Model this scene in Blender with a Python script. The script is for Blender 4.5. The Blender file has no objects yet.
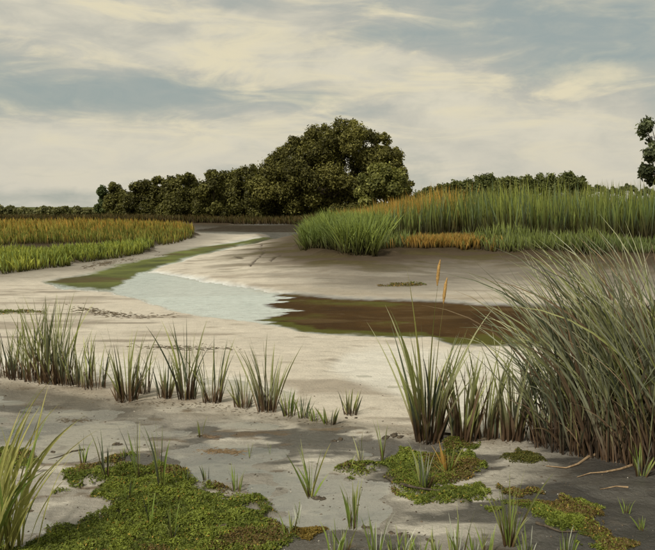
import bpy, math, random
import numpy as np

random.seed(7)
rng = np.random.default_rng(7)
R = math.radians
scene = bpy.context.scene
col = scene.collection

# ------------------------------------------------------------------ camera
H, F, CX, CY = 2.0, 702.0, 327.5, 275.0          # eye height, focal length (photo pixels)
TH = math.atan(68.0 / F)                          # downward tilt
cam_d = bpy.data.cameras.new('camera')
cam_d.sensor_width = 36.0
cam_d.lens = 36.0 * F / 655.0
cam_d.clip_start = 0.05
cam_d.clip_end = 12000
cam = bpy.data.objects.new('camera', cam_d)
cam.location = (0, 0, H)
cam.rotation_euler = (math.pi / 2 - TH, 0, 0)
col.objects.link(cam)
scene.camera = cam

# ------------------------------------------------------------------ sky, sun, exposure
SUN_EL, SUN_AZ = R(47), R(-146)                   # azimuth from +Y (view direction), clockwise
world = bpy.data.worlds.new('World')
scene.world = world
world.use_nodes = True
nt = world.node_tree
nt.nodes.clear()


class NB:
    """tiny helper to write node maths"""
    def __init__(s, tree): s.t = tree
    def n(s, kind, **kw):
        nd = s.t.nodes.new(kind)
        for k, v in kw.items(): setattr(nd, k, v)
        return nd
    def put(s, sock, v):
        if isinstance(v, bpy.types.NodeSocket): s.t.links.new(v, sock)
        else: sock.default_value = v
    def m(s, op, a, b=None, c=None, clamp=False):
        nd = s.n('ShaderNodeMath', operation=op, use_clamp=clamp)
        for i, v in enumerate((a, b, c)):
            if v is not None: s.put(nd.inputs[i], v)
        return nd.outputs[0]
    def mix(s, f, a, b, mode='MIX'):
        nd = s.n('ShaderNodeMix', data_type='RGBA', blend_type=mode)
        s.put(nd.inputs[0], f); s.put(nd.inputs[6], a); s.put(nd.inputs[7], b)
        return nd.outputs[2]
    def noise(s, vec, scale, detail=4, rough=.5, dist=0.0):
        nd = s.n('ShaderNodeTexNoise')
        if vec is not None: s.put(nd.inputs['Vector'], vec)
        nd.inputs['Scale'].default_value = scale
        nd.inputs['Detail'].default_value = detail
        nd.inputs['Roughness'].default_value = rough
        nd.inputs['Distortion'].default_value = dist
        return nd.outputs['Fac']
    def ss(s, v, a, b):
        nd = s.n('ShaderNodeMapRange', interpolation_type='SMOOTHSTEP')
        s.put(nd.inputs[0], v); nd.inputs[1].default_value = a; nd.inputs[2].default_value = b
        return nd.outputs[0]
    def vec(s, x, y, z):
        nd = s.n('ShaderNodeCombineXYZ')
        s.put(nd.inputs[0], x); s.put(nd.inputs[1], y); s.put(nd.inputs[2], z)
        return nd.outputs[0]


W = NB(nt)
tc = W.n('ShaderNodeTexCoord')
sep = W.n('ShaderNodeSeparateXYZ')
nt.links.new(tc.outputs['Generated'], sep.inputs[0])
dx_, dy_, dz_ = sep.outputs
az = W.m('ARCTAN2', dx_, dy_)
el = W.m('ARCSINE', dz_)
cvec = W.vec(dx_, dy_, W.m('MULTIPLY', dz_, 2.3))
big = W.noise(cvec, 3.4, 6, .52, .25)
fine = W.noise(cvec, 9.0, 7, .58, .6)
wisp = W.noise(W.vec(W.m('MULTIPLY', dx_, 1.0), dy_, W.m('MULTIPLY', dz_, 4.5)), 6.0, 6, .6, .8)
dens = W.m('ADD', W.m('MULTIPLY', W.m('SUBTRACT', big, .5), 1.15),
           W.m('ADD', W.m('MULTIPLY', W.m('SUBTRACT', fine, .5), .42), W.m('MULTIPLY', W.m('SUBTRACT', wisp, .5), .35)))


def blob(px, py, wx, wy, amp):
    a0, e0 = math.atan((px - CX) / F), math.atan((207 - py) / F)
    ax = W.m('DIVIDE', W.m('SUBTRACT', az, a0), wx / F)
    ex = W.m('DIVIDE', W.m('SUBTRACT', el, e0), wy / F)
    r2 = W.m('ADD', W.m('MULTIPLY', ax, ax), W.m('MULTIPLY', ex, ex))
    return W.m('MULTIPLY', W.m('EXPONENT', W.m('MULTIPLY', r2, -1.0)), amp)


# breaks between the cloud banks (negative) and the banks themselves (positive)
for b in ((60, 104, 110, 17, -.27), (170, 98, 60, 12, -.25), (300, 98, 45, 9, -.22), (375, 43, 55, 13, -.30),
          (545, 28, 130, 42, -.30), (620, 55, 70, 26, -.25), (225, 10, 60, 14, -.20), (30, 197, 80, 7, -.2),
          (355, 112, 40, 10, -.15), (130, 45, 150, 32, .26), (240, 75, 60, 20, .20), (300, 40, 50, 18, .14),
          (190, 145, 190, 26, .30), (470, 105, 130, 36, .32), (560, 145, 120, 25, .22), (60, 160, 90, 18, .2)):
    dens = W.m('ADD', dens, blob(*b))
thin = W.noise(W.vec(W.m('MULTIPLY', dx_, 1.0), dy_, W.m('MULTIPLY', dz_, 3.2)), 13.0, 8, .62, 1.2)
cover = W.m('ADD', W.ss(dens, -.34, .20), W.m('MULTIPLY', W.m('SUBTRACT', thin, .42), .75), clamp=True)
shade = W.ss(W.m('ADD', dens, W.m('MULTIPLY', W.m('SUBTRACT', fine, .5), .8)), -.1, .55)
cloud_c = W.mix(shade, (.43, .425, .37, 1), (.62, .58, .46, 1))
cloud_c = W.mix(W.ss(wisp, .42, .68), cloud_c, (.66, .60, .43, 1))
low = W.ss(el, R(-1), R(9))
cloud_c = W.mix(low, (.57, .535, .44, 1), cloud_c)
sky = W.n('ShaderNodeTexSky', sky_type='NISHITA', sun_disc=False)
sky.sun_elevation = SUN_EL
sky.sun_rotation = SUN_AZ
sky.air_density, sky.dust_density, sky.ozone_density = 1.0, 3.5, 1.5
bg_s = W.n('ShaderNodeBackground'); bg_s.inputs[1].default_value = .06
nt.links.new(sky.outputs[0], bg_s.inputs[0])
bg_v = W.n('ShaderNodeBackground'); bg_v.inputs[0].default_value = (.35, .395, .355, 1)   # thin high veil
veil = W.n('ShaderNodeMixShader'); veil.inputs[0].default_value = .75
nt.links.new(bg_s.outputs[0], veil.inputs[1]); nt.links.new(bg_v.outputs[0], veil.inputs[2])
bg_c = W.n('ShaderNodeBackground')
nt.links.new(cloud_c, bg_c.inputs[0])
mixs = W.n('ShaderNodeMixShader')
nt.links.new(cover, mixs.inputs[0])
nt.links.new(veil.outputs[0], mixs.inputs[1]); nt.links.new(bg_c.outputs[0], mixs.inputs[2])
wout = W.n('ShaderNodeOutputWorld')
nt.links.new(mixs.outputs[0], wout.inputs[0])

sun_d = bpy.data.lights.new('sun', 'SUN')
sun_d.energy = 3.0
sun_d.angle = R(6)
sun_d.color = (1.0, .95, .84)
sun = bpy.data.objects.new('sun', sun_d)
sun.rotation_euler = (math.pi / 2 - SUN_EL, 0, math.pi - SUN_AZ)
sun.location = (-30, -20, 60)
col.objects.link(sun)

vs = scene.view_settings
vs.view_transform = 'Standard'; vs.look = 'None'; vs.gamma = 1.0; vs.exposure = 0.18
vs.use_curve_mapping = False
scene.cycles.max_bounces = 6
scene.cycles.diffuse_bounces = 3
scene.cycles.glossy_bounces = 3
scene.cycles.transmission_bounces = 3
scene.cycles.transparent_max_bounces = 6
scene.render.resolution_x, scene.render.resolution_y = 1024, 860

# ------------------------------------------------------------------ numpy helpers
CT, ST = math.cos(TH), math.sin(TH)


def G(px, py, z=0.0):
    """world point at height z on the line of sight through a photo pixel"""
    a, b = (px - CX) / F, (CY - py) / F
    dy, dz = CT + b * ST, -ST + b * CT
    t = (z - H) / dz
    return (a * t, dy * t)


def hsh(ix, iy, seed):
    h = (ix.astype(np.int64) * 374761393 + iy.astype(np.int64) * 668265263 + seed * 1442695041) & 0x7fffffff
    h = ((h ^ (h >> 13)) * 1274126177) & 0x7fffffff
    h = h ^ (h >> 16)
    return (h & 0xffff) / 65535.0


def vnoise(x, y, seed=0):
    ix, iy = np.floor(x), np.floor(y)
    fx, fy = x - ix, y - iy
    fx, fy = fx * fx * (3 - 2 * fx), fy * fy * (3 - 2 * fy)
    a, b = hsh(ix, iy, seed), hsh(ix + 1, iy, seed)
    c, d = hsh(ix, iy + 1, seed), hsh(ix + 1, iy + 1, seed)
    return (a + (b - a) * fx) * (1 - fy) + (c + (d - c) * fx) * fy


def fbm(x, y, seed=0, octv=4):
    s, a, t = 0, 1.0, 0
    for o in range(octv):
        s = s + a * vnoise(x * 2 ** o + 17.3 * o, y * 2 ** o - 9.1 * o, seed + o * 13)
        t += a; a *= .5
    return s / t * 2 - 1                            # about -1..1


def sst(v, a, b):
    t = np.clip((v - a) / (b - a), 0, 1)
    return t * t * (3 - 2 * t)


def sdf(px, py, poly):
    """signed distance to a polygon, positive inside"""
    P = np.asarray(poly, float)
    d = np.full(px.shape, 1e18); inside = np.zeros(px.shape, bool)
    for i in range(len(P)):
        x0, y0 = P[i]; x1, y1 = P[(i + 1) % len(P)]
        ex, ey = x1 - x0, y1 - y0
        t = np.clip(((px - x0) * ex + (py - y0) * ey) / (ex * ex + ey * ey + 1e-12), 0, 1)
        d = np.minimum(d, (px - x0 - t * ex) ** 2 + (py - y0 - t * ey) ** 2)
        c = (y0 > py) != (y1 > py)
        xi = x0 + (py - y0) / (y1 - y0 if y1 != y0 else 1e-9) * ex
        inside ^= c & (px < xi)
    return np.where(inside, 1, -1) * np.sqrt(d)


def line_d(px, py, pts):
    d = np.full(px.shape, 1e18)
    for (x0, y0), (x1, y1) in zip(pts[:-1], pts[1:]):
        ex, ey = x1 - x0, y1 - y0
        t = np.clip(((px - x0) * ex + (py - y0) * ey) / (ex * ex + ey * ey + 1e-12), 0, 1)
        d = np.minimum(d, (px - x0 - t * ex) ** 2 + (py - y0 - t * ey) ** 2)
    return np.sqrt(d)


# ------------------------------------------------------------------ the lie of the land
CREEK = [(45, 283), (100, 271), (150, 259), (200, 248), (245, 241), (268, 237), (258, 234.5), (200, 233.5), (182, 230),
         (186, 224), (300, 222.5), (318, 230), (302, 238), (272, 243.5), (230, 251), (200, 258), (165, 267), (150, 272),
         (175, 275), (215, 283), (265, 291), (330, 297), (400, 300.5), (480, 303), (560, 305), (900, 310), (900, 356),
         (560, 350), (450, 346), (425, 338), (390, 339), (320, 335), (270, 326), (200, 317), (150, 305), (105, 292), (60, 290)]
ALGAE = [(45, 283), (100, 271), (150, 259), (200, 248), (245, 242), (262, 239), (272, 239), (250, 246), (200, 257), (165, 266), (140, 274),
         (125, 283), (112, 291), (75, 289)]
BROWN = [(262, 286), (330, 294), (400, 298), (560, 303), (900, 306), (900, 360), (560, 352), (450, 350), (405, 336),
         (385, 341), (320, 336), (280, 329), (268, 322), (290, 312), (276, 303), (283, 295)]
FARCH = [(170, 221), (320, 220), (325, 232), (300, 241), (266, 245), (240, 248), (262, 239), (255, 235.5), (180, 232)]
SHALLOW = [(395, 344), (440, 349), (560, 352), (900, 358), (900, 455), (600, 445), (530, 436), (480, 432), (440, 420), (400, 400),
           (360, 385), (330, 372), (350, 352)]
LSHALLOW = [(-60, 350), (60, 352), (150, 362), (240, 372), (300, 388), (300, 402), (230, 396), (150, 388), (60, 376), (-60, 372)]
MATS = {
    'A': [(36, 485), (60, 476), (92, 466), (130, 461), (170, 465), (205, 478), (228, 491), (262, 499), (288, 514), (308, 527),
          (305, 541), (285, 552), (230, 580), (160, 640), (-30, 640), (-30, 548), (30, 532), (85, 517), (112, 504), (85, 496), (55, 493)],
    'B': [(340, 471), (366, 467), (396, 463), (402, 450), (440, 441), (478, 449), (484, 466), (472, 479), (450, 489), (420, 498),
          (388, 490), (390, 479), (348, 477)],
    'C': [(384, 492), (420, 499), (452, 489), (496, 487), (540, 498), (577, 510), (612, 522), (630, 538), (650, 556), (620, 575),
          (590, 553), (545, 531), (520, 521), (470, 508), (420, 506)],
    'D': [(506, 459), (520, 453), (536, 456), (538, 464), (520, 467), (508, 465)],
    'E': [(-40, 447), (10, 449), (32, 456), (40, 467), (18, 474), (-40, 478)],
    'F': [(300, 528), (322, 525), (330, 531), (316, 537), (300, 537)],
    'G': [(378, 288.3), (395, 286.8), (418, 286.6), (427, 288), (405, 289)],
    'H': [(-60, 313), (0, 312), (40, 313.5), (45, 315), (0, 316), (-60, 317)],
}
RB = [G(x, y, .45) for x, y in ((302, 247), (312, 251), (325, 254), (345, 256), (400, 252), (480, 250), (560, 254), (655, 258), (1100, 262))]
RBANK = RB + [(70, 30), (90, 100), (-1.5, 100), (-1.2, 70), (-.6, 50)]
RB_E = RBANK
LB = [G(x, y, .1) for x, y in ((-420, 298), (-200, 285), (0, 271), (40, 267), (76, 263), (112, 257), (148, 251), (151, 247),
                               (172, 241), (194, 236.5), (195, 233), (180, 230.5))]
LBANK = LB + [(-11.0, 70), (-11.5, 100), (-90, 100), (-90, 22)]
RILLS = [[(262, 249), (260, 256), (264, 262), (258, 268), (250, 273)], [(236, 264), (242, 265)],
         [(300, 261), (310, 259.5), (318, 258)], [(272, 270), (280, 266)]]


def chart(X, Y):
    dep = np.maximum(Y * CT + H * ST, .6)
    return CX + F * X / dep, CY - F * (Y * ST - H * CT) / dep


def mat_s(k, X, Y, px, py):
    if k in 'GH': return sdf(px, py + fbm(X / .6, Y / .6, 35, 3) * 1.6, MATS[k])
    wx = fbm(X / .5, Y / .4, 3) * 17 + fbm(X / .12, Y / .10, 31, 4) * 10
    wy = fbm(X / .5, Y / .4, 5) * 9 + fbm(X / .12, Y / .10, 33, 4) * 6
    s = sdf(px + wx, py + wy, MATS[k])
    hole = fbm(X / .30, Y / .24, 37, 5)
    return s - (13 * sst(hole, .12, .36) if k in 'ABC' else 0)


def land(X, Y, want_col=False):
    X = np.asarray(X, float); Y = np.asarray(Y, float)
    px, py = chart(X, Y)
    far = sst(Y, 10, 40)
    wx = fbm(X / 1.1, Y / .7, 3) * (9 - 6 * far) + fbm(X / .22, Y / .16, 31, 3) * (3.2 * (1 - far))
    wy = fbm(X / 1.3, Y / 1.1, 5) * (3.4 - 2.6 * far) + fbm(X / .22, Y / .16, 33, 3) * (1.6 * (1 - far))
    qx, qy = px + wx, py + wy
    fg = sst(qy, 388, 408) * sst(qx + 2 * (qy - 400), -1e9, -1e8)
    fg = np.maximum(fg, 0)
    # front strip starts lower on the right
    line = np.interp(px, [-400, 0, 120, 250, 340, 400, 470, 560, 700], [378, 384, 402, 414, 424, 432, 438, 440, 442])
    fg = sst(qy, line - 4, line + 5)
    mid = 1 - fg
    und = fbm(X / 3.2, Y / 1.6, 11)
    fine = fbm(X / .35, Y / .22, 21, 4)
    # ripples of settled silt, running along the shore
    z = mid * (.030 + .018 * und + .004 * fine)
    lens = fbm(X / .8, Y / .5, 41, 3)
    z = z + fg * (-.001 + .034 * lens + .0045 * fine + .03 * sst(px + .6 * (py - 430), 500, 620))
    z = z + .022 * np.exp(-((qy - line - 5) / 6.0) ** 2) * (Y < 20)          # low lip where the tufts stand
    for S, dz in ((SHALLOW, .004), (LSHALLOW, .003)):
        k = sst(sdf(qx, qy, S), -5, 7)
        z = z * (1 - k) + k * (dz + .010 * und + .003 * fine)
    sc = sdf(qx, qy, CREEK)
    kc = sst(sc, -2.0, 3.0)
    z = z * (1 - kc) + kc * (-.07)
    sa = sdf(qx, qy, ALGAE)
    ka = sst(sa, -1.5, 1.5)
    z = z * (1 - ka) + ka * (.012 + .006 * fine)
    sb = sdf(px + wx * 1.2 + fbm(X / 1.1, Y / .22, 45, 4) * 26, py + wy * .8, BROWN)
    kb = sst(sb, -3, 3)
    z = z + kb * kc * (.078 + .012 * fbm(X / 1.5, Y / .5, 43, 4))
    ff = sst(sdf(px, py, FARCH), -1.5, 1.5)
    # banks
    nb = fbm(X / 1.7, Y / 1.7, 51) * .55 + fbm(X / .5, Y / .5, 52, 3) * .18
    dr = sdf(X, Y, RBANK) + nb
    dl = sdf(X, Y, LBANK) + nb
    chan = kc * (1 - ka)
    rise = sst(dr, -7.0, .4) ** 1.3 * .40 * (1 - chan)
    z = z + rise + .14 * sst(dr, -.25, .15) + .35 * sst(dr, .5, 9) * sst(X, -1, 8)
    z = z + sst(dl, -3.0, .2) * .05 * (1 - chan) + .15 * sst(dl, -.2, .12) + .05 * sst(dl, 0, 8)
    hill = sst(Y, 80, 88)
    z = np.maximum(z, hill * .4) + sst(Y, 120, 900) * .6 + fbm(X / 60, Y / 60, 71, 3) * .5 * sst(Y, 130, 500)
    # drainage rills in the sand point
    dr_ = np.full(X.shape, 99.0)
    for L in RILLS: dr_ = np.minimum(dr_, line_d(px + wx * .5, py + wy * .4, L))
    kr = np.exp(-(dr_ / .6) ** 2)
    z = z - .035 * kr * (Y > 12)
    # vegetation mats sit on slightly raised ground
    allm = np.zeros_like(z)
    for k, P in MATS.items():
        Q = np.array(P)
        w = np.nonzero((px > Q[:, 0].min() - 30) & (px < Q[:, 0].max() + 30) & (py > Q[:, 1].min() - 20) & (py < Q[:, 1].max() + 20))[0]
        if len(w) == 0: continue
        s = mat_s(k, X[w], Y[w], px[w], py[w])
        allm[w] = np.maximum(allm[w], sst(s, -1.5, 4.0) if k not in 'GH' else sst(s, -1, 1.5))
    hm = .030 + .040 * fbm(X / .17, Y / .14, 61, 4)
    z = np.where(allm > 0, np.maximum(z, z * (1 - allm) + allm * (np.maximum(z, .004) * .5 + hm)), z)
    if not want_col: return z
    # ---- what the ground is made of (linear albedo, wet gloss)
    def C(*c): return np.array(c)[None, :]
    n3 = fbm(X / .9, Y / .45, 81)[:, None]
    c = C(.56, .50, .405) * (1 + .10 * n3) * np.ones((len(X), 1))
    rough = np.full(len(X), .62)
    def lay(k, cc, r=None):
        nonlocal c, rough
        kk = np.clip(k, 0, 1)
        c = c * (1 - kk[:, None]) + kk[:, None] * cc
        if r is not None: rough = rough * (1 - kk) + kk * r
    # pinkish damp belts in the middle flat, brownish smears
    smear = fbm(X / 2.6 + .3 * und, Y / .55, 91, 5)
    lay(mid * sst(smear, .16, .46) * .65, C(.27, .215, .155), .42)
    lay(mid * sst(fbm(X / 1.5, Y / .32, 95, 5), .30, .52) * .75, C(.21, .165, .115), .38)
    lay(mid * sst(fbm(X / .5, Y / .2, 97, 4), .36, .6) * .45, C(.25, .20, .14), .4)
    # foreground: grey wet mud with pale patches painted as sky reflected in water
    g = fbm(X / .8 + .2 * n3[:, 0], Y / .36, 101, 5)
    lay(fg, C(.33, .30, .25) * (1 + .16 * n3), .36)
    lay(fg * sst(g, -.04, .16) * .9, C(.080, .074, .064), .18)
    lay(fg * sst(-fbm(X / .7, Y / .26, 129, 5), -.02, .14) * .9, C(.55, .505, .42), .30)
    lay(fg * sst(fbm(X / .33, Y / .12, 103, 4), .30, .5) * .8, C(.13, .088, .048), .5)
    lay(fg * sst(fbm(X / .12, Y / .06, 105, 4), .42, .6) * .7, C(.06, .047, .032), .5)
    lay(np.exp(-((qy - line - 4) / 7.0) ** 2) * (Y < 20) * (.5 + .6 * n3[:, 0]), C(.20, .155, .10), .4)
    lay(fg * np.exp(-((z - .002) / .005) ** 2) * .45, C(.12, .108, .088), .2)
    # muddier towards the lower right corner
    lay(fg * sst(px + .6 * (py - 430), 470, 640) * .92, C(.052, .049, .044), .3)
    lay(fg * np.exp(-((qy - line - 9) / 9.0) ** 2) * sst(-px, -190, -90) * .85, C(.13, .115, .09), .4)
    # pale silt below the shallows; reflected cloud and sky blue painted into both beds
    for S in (SHALLOW, LSHALLOW):
        lay(sst(sdf(qx, qy, S), -4, 8) * (.80 - .5 * sst(fbm(X / 1.4, Y / .35, 107, 5), .22, .5)), C(.70, .66, .57), .3)
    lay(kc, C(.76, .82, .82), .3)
    # right mud slope
    slope = sst(dr, -8.5, -4.0) * (1 - kc) * (Y > 12)
    lay(slope * sst(px, 235, 380), C(.165, .138, .105) * (1 + .25 * fbm(X / 1.8, Y / .5, 111)[:, None]), .45)
    rim = np.exp(-((sc + 3.5) / 2.6) ** 2) * (py < 312) * sst(px, 240, 330)
    lay(rim * .7, C(.36, .30, .22), .5)
    lay(slope * sst(fbm(X / 1.6, Y / .4, 113, 5), .2, .45) * .55, C(.31, .27, .215), .4)
    lay(sst(dr, -3.6, -1.0) * .9, C(.060, .042, .024), .9)  # shadow at the reed foot, painted in as a dark brown band
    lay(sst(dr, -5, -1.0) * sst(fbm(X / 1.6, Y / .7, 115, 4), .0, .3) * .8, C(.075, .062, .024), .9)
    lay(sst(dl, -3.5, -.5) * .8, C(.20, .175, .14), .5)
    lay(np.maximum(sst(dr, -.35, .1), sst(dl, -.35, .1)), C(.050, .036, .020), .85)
    # dark tree and reed reflections painted into brown weedy beds of reach and far channel
    weed = fbm(X / 1.3, Y / .8, 121, 5)
    lay(kb * kc, C(.062, .034, .011) * (1 + .5 * weed[:, None]), .88)
    lay(kb * kc * sst(fbm(X / 1.8, Y / .45, 127, 5), .1, .4) * .6, C(.105, .068, .028), .85)
    lay(kb * kc * sst(weed + .5 * sst(px, 420, 290) - .3 + .9 * np.exp(-((sc - 3) / 4.0) ** 2) * (py > 312), .05, .5) * .85, C(.085, .088, .016), .85)
    lay(ff * kc, C(.040, .026, .012), .3)
    lay(ff * (1 - kc) * .8, C(.10, .07, .042), .8)
    lay(ka, C(.095, .108, .022) * (1 + .8 * fbm(X / 1.2, Y / .8, 123, 5)[:, None]), .7)
    lay(ka * sst(fbm(X / 2.2, Y / .9, 125, 4), -.02, .28) * .8, C(.085, .058, .026), .8)
    lay(kr * (Y > 12), C(.06, .045, .03), .8)
    lay(allm, C(.070, .066, .022) * (1 + .4 * fine[:, None]), .85)
    lay(sst(Y, 82, 90), C(.075, .085, .028), .9)
    return z, np.concatenate([np.clip(c, .01, .9), rough[:, None]], 1)


def zat(x, y): return float(land(np.array([x]), np.array([y]))[0])


def place(px, py):
    z = 0.0
    for _ in range(6):
        x, y = G(px, py, z); z = zat(x, y)
    return x, y, z


# ------------------------------------------------------------------ materials
def new_mat(name):
    m = bpy.data.materials.new(name); m.use_nodes = True
    t = m.node_tree; t.nodes.clear()
    return m, NB(t)


def finish(B, sh):
    o = B.n('ShaderNodeOutputMaterial'); B.t.links.new(sh, o.inputs[0])


def prin(B, colr, rough, normal=None, spec=.5):
    p = B.n('ShaderNodeBsdfPrincipled')
    B.put(p.inputs['Base Color'], colr); B.put(p.inputs['Roughness'], rough)
    p.inputs['Specular IOR Level'].default_value = spec
    if normal is not None: B.t.links.new(normal, p.inputs['Normal'])
    return p.outputs[0]


def ground_material():
    m, B = new_mat('mud_and_sand')
    at = B.n('ShaderNodeAttribute', attribute_name='col')
    pos = B.n('ShaderNodeNewGeometry').outputs['Position']
    n1 = B.noise(pos, 5.5, 8, .62)
    n2 = B.noise(pos, 38.0, 6, .65)
    n3 = B.noise(pos, 170.0, 3, .6)
    mp = B.n('ShaderNodeMapping'); mp.inputs['Scale'].default_value = (1.0, 3.4, 1.0)
    B.t.links.new(pos, mp.inputs[0])
    n4 = B.noise(mp.outputs[0], 2.2, 9, .66, .7)
    v = B.m('ADD', B.m('MULTIPLY', n1, .42), B.m('ADD', B.m('MULTIPLY', n2, .62), B.m('MULTIPLY', n4, .66)))
    v = B.m('ADD', v, B.m('MULTIPLY', n3, .55))
    v = B.m('SUBTRACT', v, .12)
    c = B.mix(1.0, at.outputs['Color'], B.vec(v, v, v), 'MULTIPLY')
    c = B.mix(B.m('MULTIPLY', B.ss(n4, .56, .72), .35), c, (.17, .135, .095, 1))
    bmp = B.n('ShaderNodeBump'); bmp.inputs['Strength'].default_value = .9; bmp.inputs['Distance'].default_value = .05
    hgt = B.m('ADD', B.m('MULTIPLY', n1, .5), B.m('ADD', B.m('MULTIPLY', n2, .35), B.m('MULTIPLY', n3, .12)))
    B.t.links.new(hgt, bmp.inputs['Height'])
    r = B.m('ADD', at.outputs['Alpha'], B.m('MULTIPLY', B.m('SUBTRACT', n4, .5), .5), clamp=True)
    p = prin(B, c, r, bmp.outputs[0], .4)
    B.t.links.new(B.m('MULTIPLY', B.m('SUBTRACT', 1.0, at.outputs['Alpha'], clamp=True), .55), p.node.inputs['Specular IOR Level'])
    finish(B, p)
    return m


def water_material():
    m, B = new_mat('shallow_water')
    pos = B.n('ShaderNodeNewGeometry').outputs['Position']
    mp = B.n('ShaderNodeMapping'); mp.inputs['Scale'].default_value = (.7, 1.6, 1)
    B.t.links.new(pos, mp.inputs[0])
    bmp = B.n('ShaderNodeBump'); bmp.inputs['Strength'].default_value = .018; bmp.inputs['Distance'].default_value = .012
    B.t.links.new(B.noise(mp.outputs[0], 3.2, 4, .5), bmp.inputs['Height'])
    gl = B.n('ShaderNodeBsdfGlossy'); gl.inputs['Roughness'].default_value = .035
    gl.inputs['Color'].default_value = (.97, .97, .95, 1)
    B.t.links.new(bmp.outputs[0], gl.inputs['Normal'])
    tr = B.n('ShaderNodeBsdfTransparent'); tr.inputs[0].default_value = (.93, .93, .88, 1)
    fr = B.n('ShaderNodeFresnel'); fr.inputs[0].default_value = 1.333
    mx = B.n('ShaderNodeMixShader')
    B.t.links.new(fr.outputs[0], mx.inputs[0]); B.t.links.new(tr.outputs[0], mx.inputs[1]); B.t.links.new(gl.outputs[0], mx.inputs[2])
    finish(B, mx.outputs[0])
    return m


def leafy(name, rough=.55, trans=.28, noise_scale=0.0):
    """foliage: per-face colour from the mesh, some light passes through"""
    m, B = new_mat(name)
    at = B.n('ShaderNodeAttribute', attribute_name='col')
    c = at.outputs['Color']
    p = prin(B, c, rough, None, .15)
    tl = B.n('ShaderNodeBsdfTranslucent')
    B.t.links.new(B.mix(1.0, c, (1.25, 1.3, .7, 1), 'MULTIPLY'), tl.inputs[0])
    mx = B.n('ShaderNodeMixShader'); mx.inputs[0].default_value = trans
    B.t.links.new(p, mx.inputs[1]); B.t.links.new(tl.outputs[0], mx.inputs[2])
    finish(B, mx.outputs[0])
    return m


def blade_material(name, base, body, tip, lo=.12, hi=.5):
    m, B = new_mat(name)
    tcn = B.n('ShaderNodeTexCoord')
    sp = B.n('ShaderNodeSeparateXYZ'); B.t.links.new(tcn.outputs['Generated'], sp.inputs[0])
    oi = B.n('ShaderNodeObjectInfo').outputs['Random']
    z = sp.outputs[2]
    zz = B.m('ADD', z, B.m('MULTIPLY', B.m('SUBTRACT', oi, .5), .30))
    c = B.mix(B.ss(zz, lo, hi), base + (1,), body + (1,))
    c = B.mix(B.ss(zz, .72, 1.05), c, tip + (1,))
    streak = B.noise(B.n('ShaderNodeNewGeometry').outputs['Position'], 45, 3, .6)
    v = B.m('ADD', B.m('MULTIPLY', oi, .75), B.m('ADD', .30, B.m('MULTIPLY', streak, .62)))
    c = B.mix(1.0, c, B.vec(v, v, v), 'MULTIPLY')
    p = prin(B, c, .6, None, .22)
    tl = B.n('ShaderNodeBsdfTranslucent')
    B.t.links.new(c, tl.inputs[0])
    mx = B.n('ShaderNodeMixShader'); mx.inputs[0].default_value = .32
    B.t.links.new(p, mx.inputs[1]); B.t.links.new(tl.outputs[0], mx.inputs[2])
    finish(B, mx.outputs[0])
    return m


def plain(name, c1, c2, scale, rough=.8, bump=.4):
    m, B = new_mat(name)
    pos = B.n('ShaderNodeNewGeometry').outputs['Position']
    n = B.noise(pos, scale, 6, .6)
    bmp = B.n('ShaderNodeBump'); bmp.inputs['Strength'].default_value = bump; bmp.inputs['Distance'].default_value = .02
    B.t.links.new(n, bmp.inputs['Height'])
    finish(B, prin(B, B.mix(B.ss(n, .3, .7), c1 + (1,), c2 + (1,)), rough, bmp.outputs[0], .3))
    return m


M = dict(
    ground=ground_material(), water=water_material(),
    leaf=leafy('tree_leaves'), reed=leafy('reed_leaves', .6, .2), mat=leafy('ground_cover_leaves', .5, .25),
    bark=plain('bark', (.06, .045, .03), (.14, .11, .075), 6),
    clod=plain('clod', (.035, .027, .019), (.11, .085, .055), 40),
    wood=plain('driftwood', (.20, .13, .07), (.38, .27, .16), 30),
    seed=plain('seed_head', (.30, .17, .05), (.50, .31, .11), 60, .9),
    wrack=leafy('wrack_strands', .6, .05),
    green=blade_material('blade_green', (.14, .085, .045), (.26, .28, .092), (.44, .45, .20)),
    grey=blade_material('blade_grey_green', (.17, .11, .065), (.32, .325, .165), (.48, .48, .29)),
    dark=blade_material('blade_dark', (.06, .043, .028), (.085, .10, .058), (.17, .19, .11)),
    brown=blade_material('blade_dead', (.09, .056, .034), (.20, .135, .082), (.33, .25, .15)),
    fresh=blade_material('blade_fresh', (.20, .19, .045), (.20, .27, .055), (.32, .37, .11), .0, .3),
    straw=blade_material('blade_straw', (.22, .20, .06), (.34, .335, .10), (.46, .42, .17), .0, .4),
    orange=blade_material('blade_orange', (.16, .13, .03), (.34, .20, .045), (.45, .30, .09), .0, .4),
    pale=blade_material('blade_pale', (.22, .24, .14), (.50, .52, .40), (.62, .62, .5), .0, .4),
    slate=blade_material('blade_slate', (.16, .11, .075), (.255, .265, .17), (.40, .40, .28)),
)


# ------------------------------------------------------------------ mesh helpers
def mesh_np(name, verts, faces, mat, colr=None, smooth=False):
    """faces: int array (n,3) or (n,4); colr: per-vertex rgba"""
    me = bpy.data.meshes.new(name)
    verts = np.asarray(verts, np.float32); faces = np.asarray(faces, np.int32)
    k = faces.shape[1]
    me.vertices.add(len(verts)); me.vertices.foreach_set('co', verts.ravel())
    me.loops.add(faces.size); me.loops.foreach_set('vertex_index', faces.ravel())
    me.polygons.add(len(faces))
    me.polygons.foreach_set('loop_start', np.arange(0, faces.size, k, dtype=np.int32))
    me.polygons.foreach_set('loop_total', np.full(len(faces), k, np.int32))
    if smooth: me.polygons.foreach_set('use_smooth', np.ones(len(faces), bool))
    me.update(calc_edges=True)
    if colr is not None:
        a = me.attributes.new('col', 'FLOAT_COLOR', 'POINT')
        a.data.foreach_set('color', np.asarray(colr, np.float32).ravel())
    me.materials.append(mat)
    return me


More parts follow.
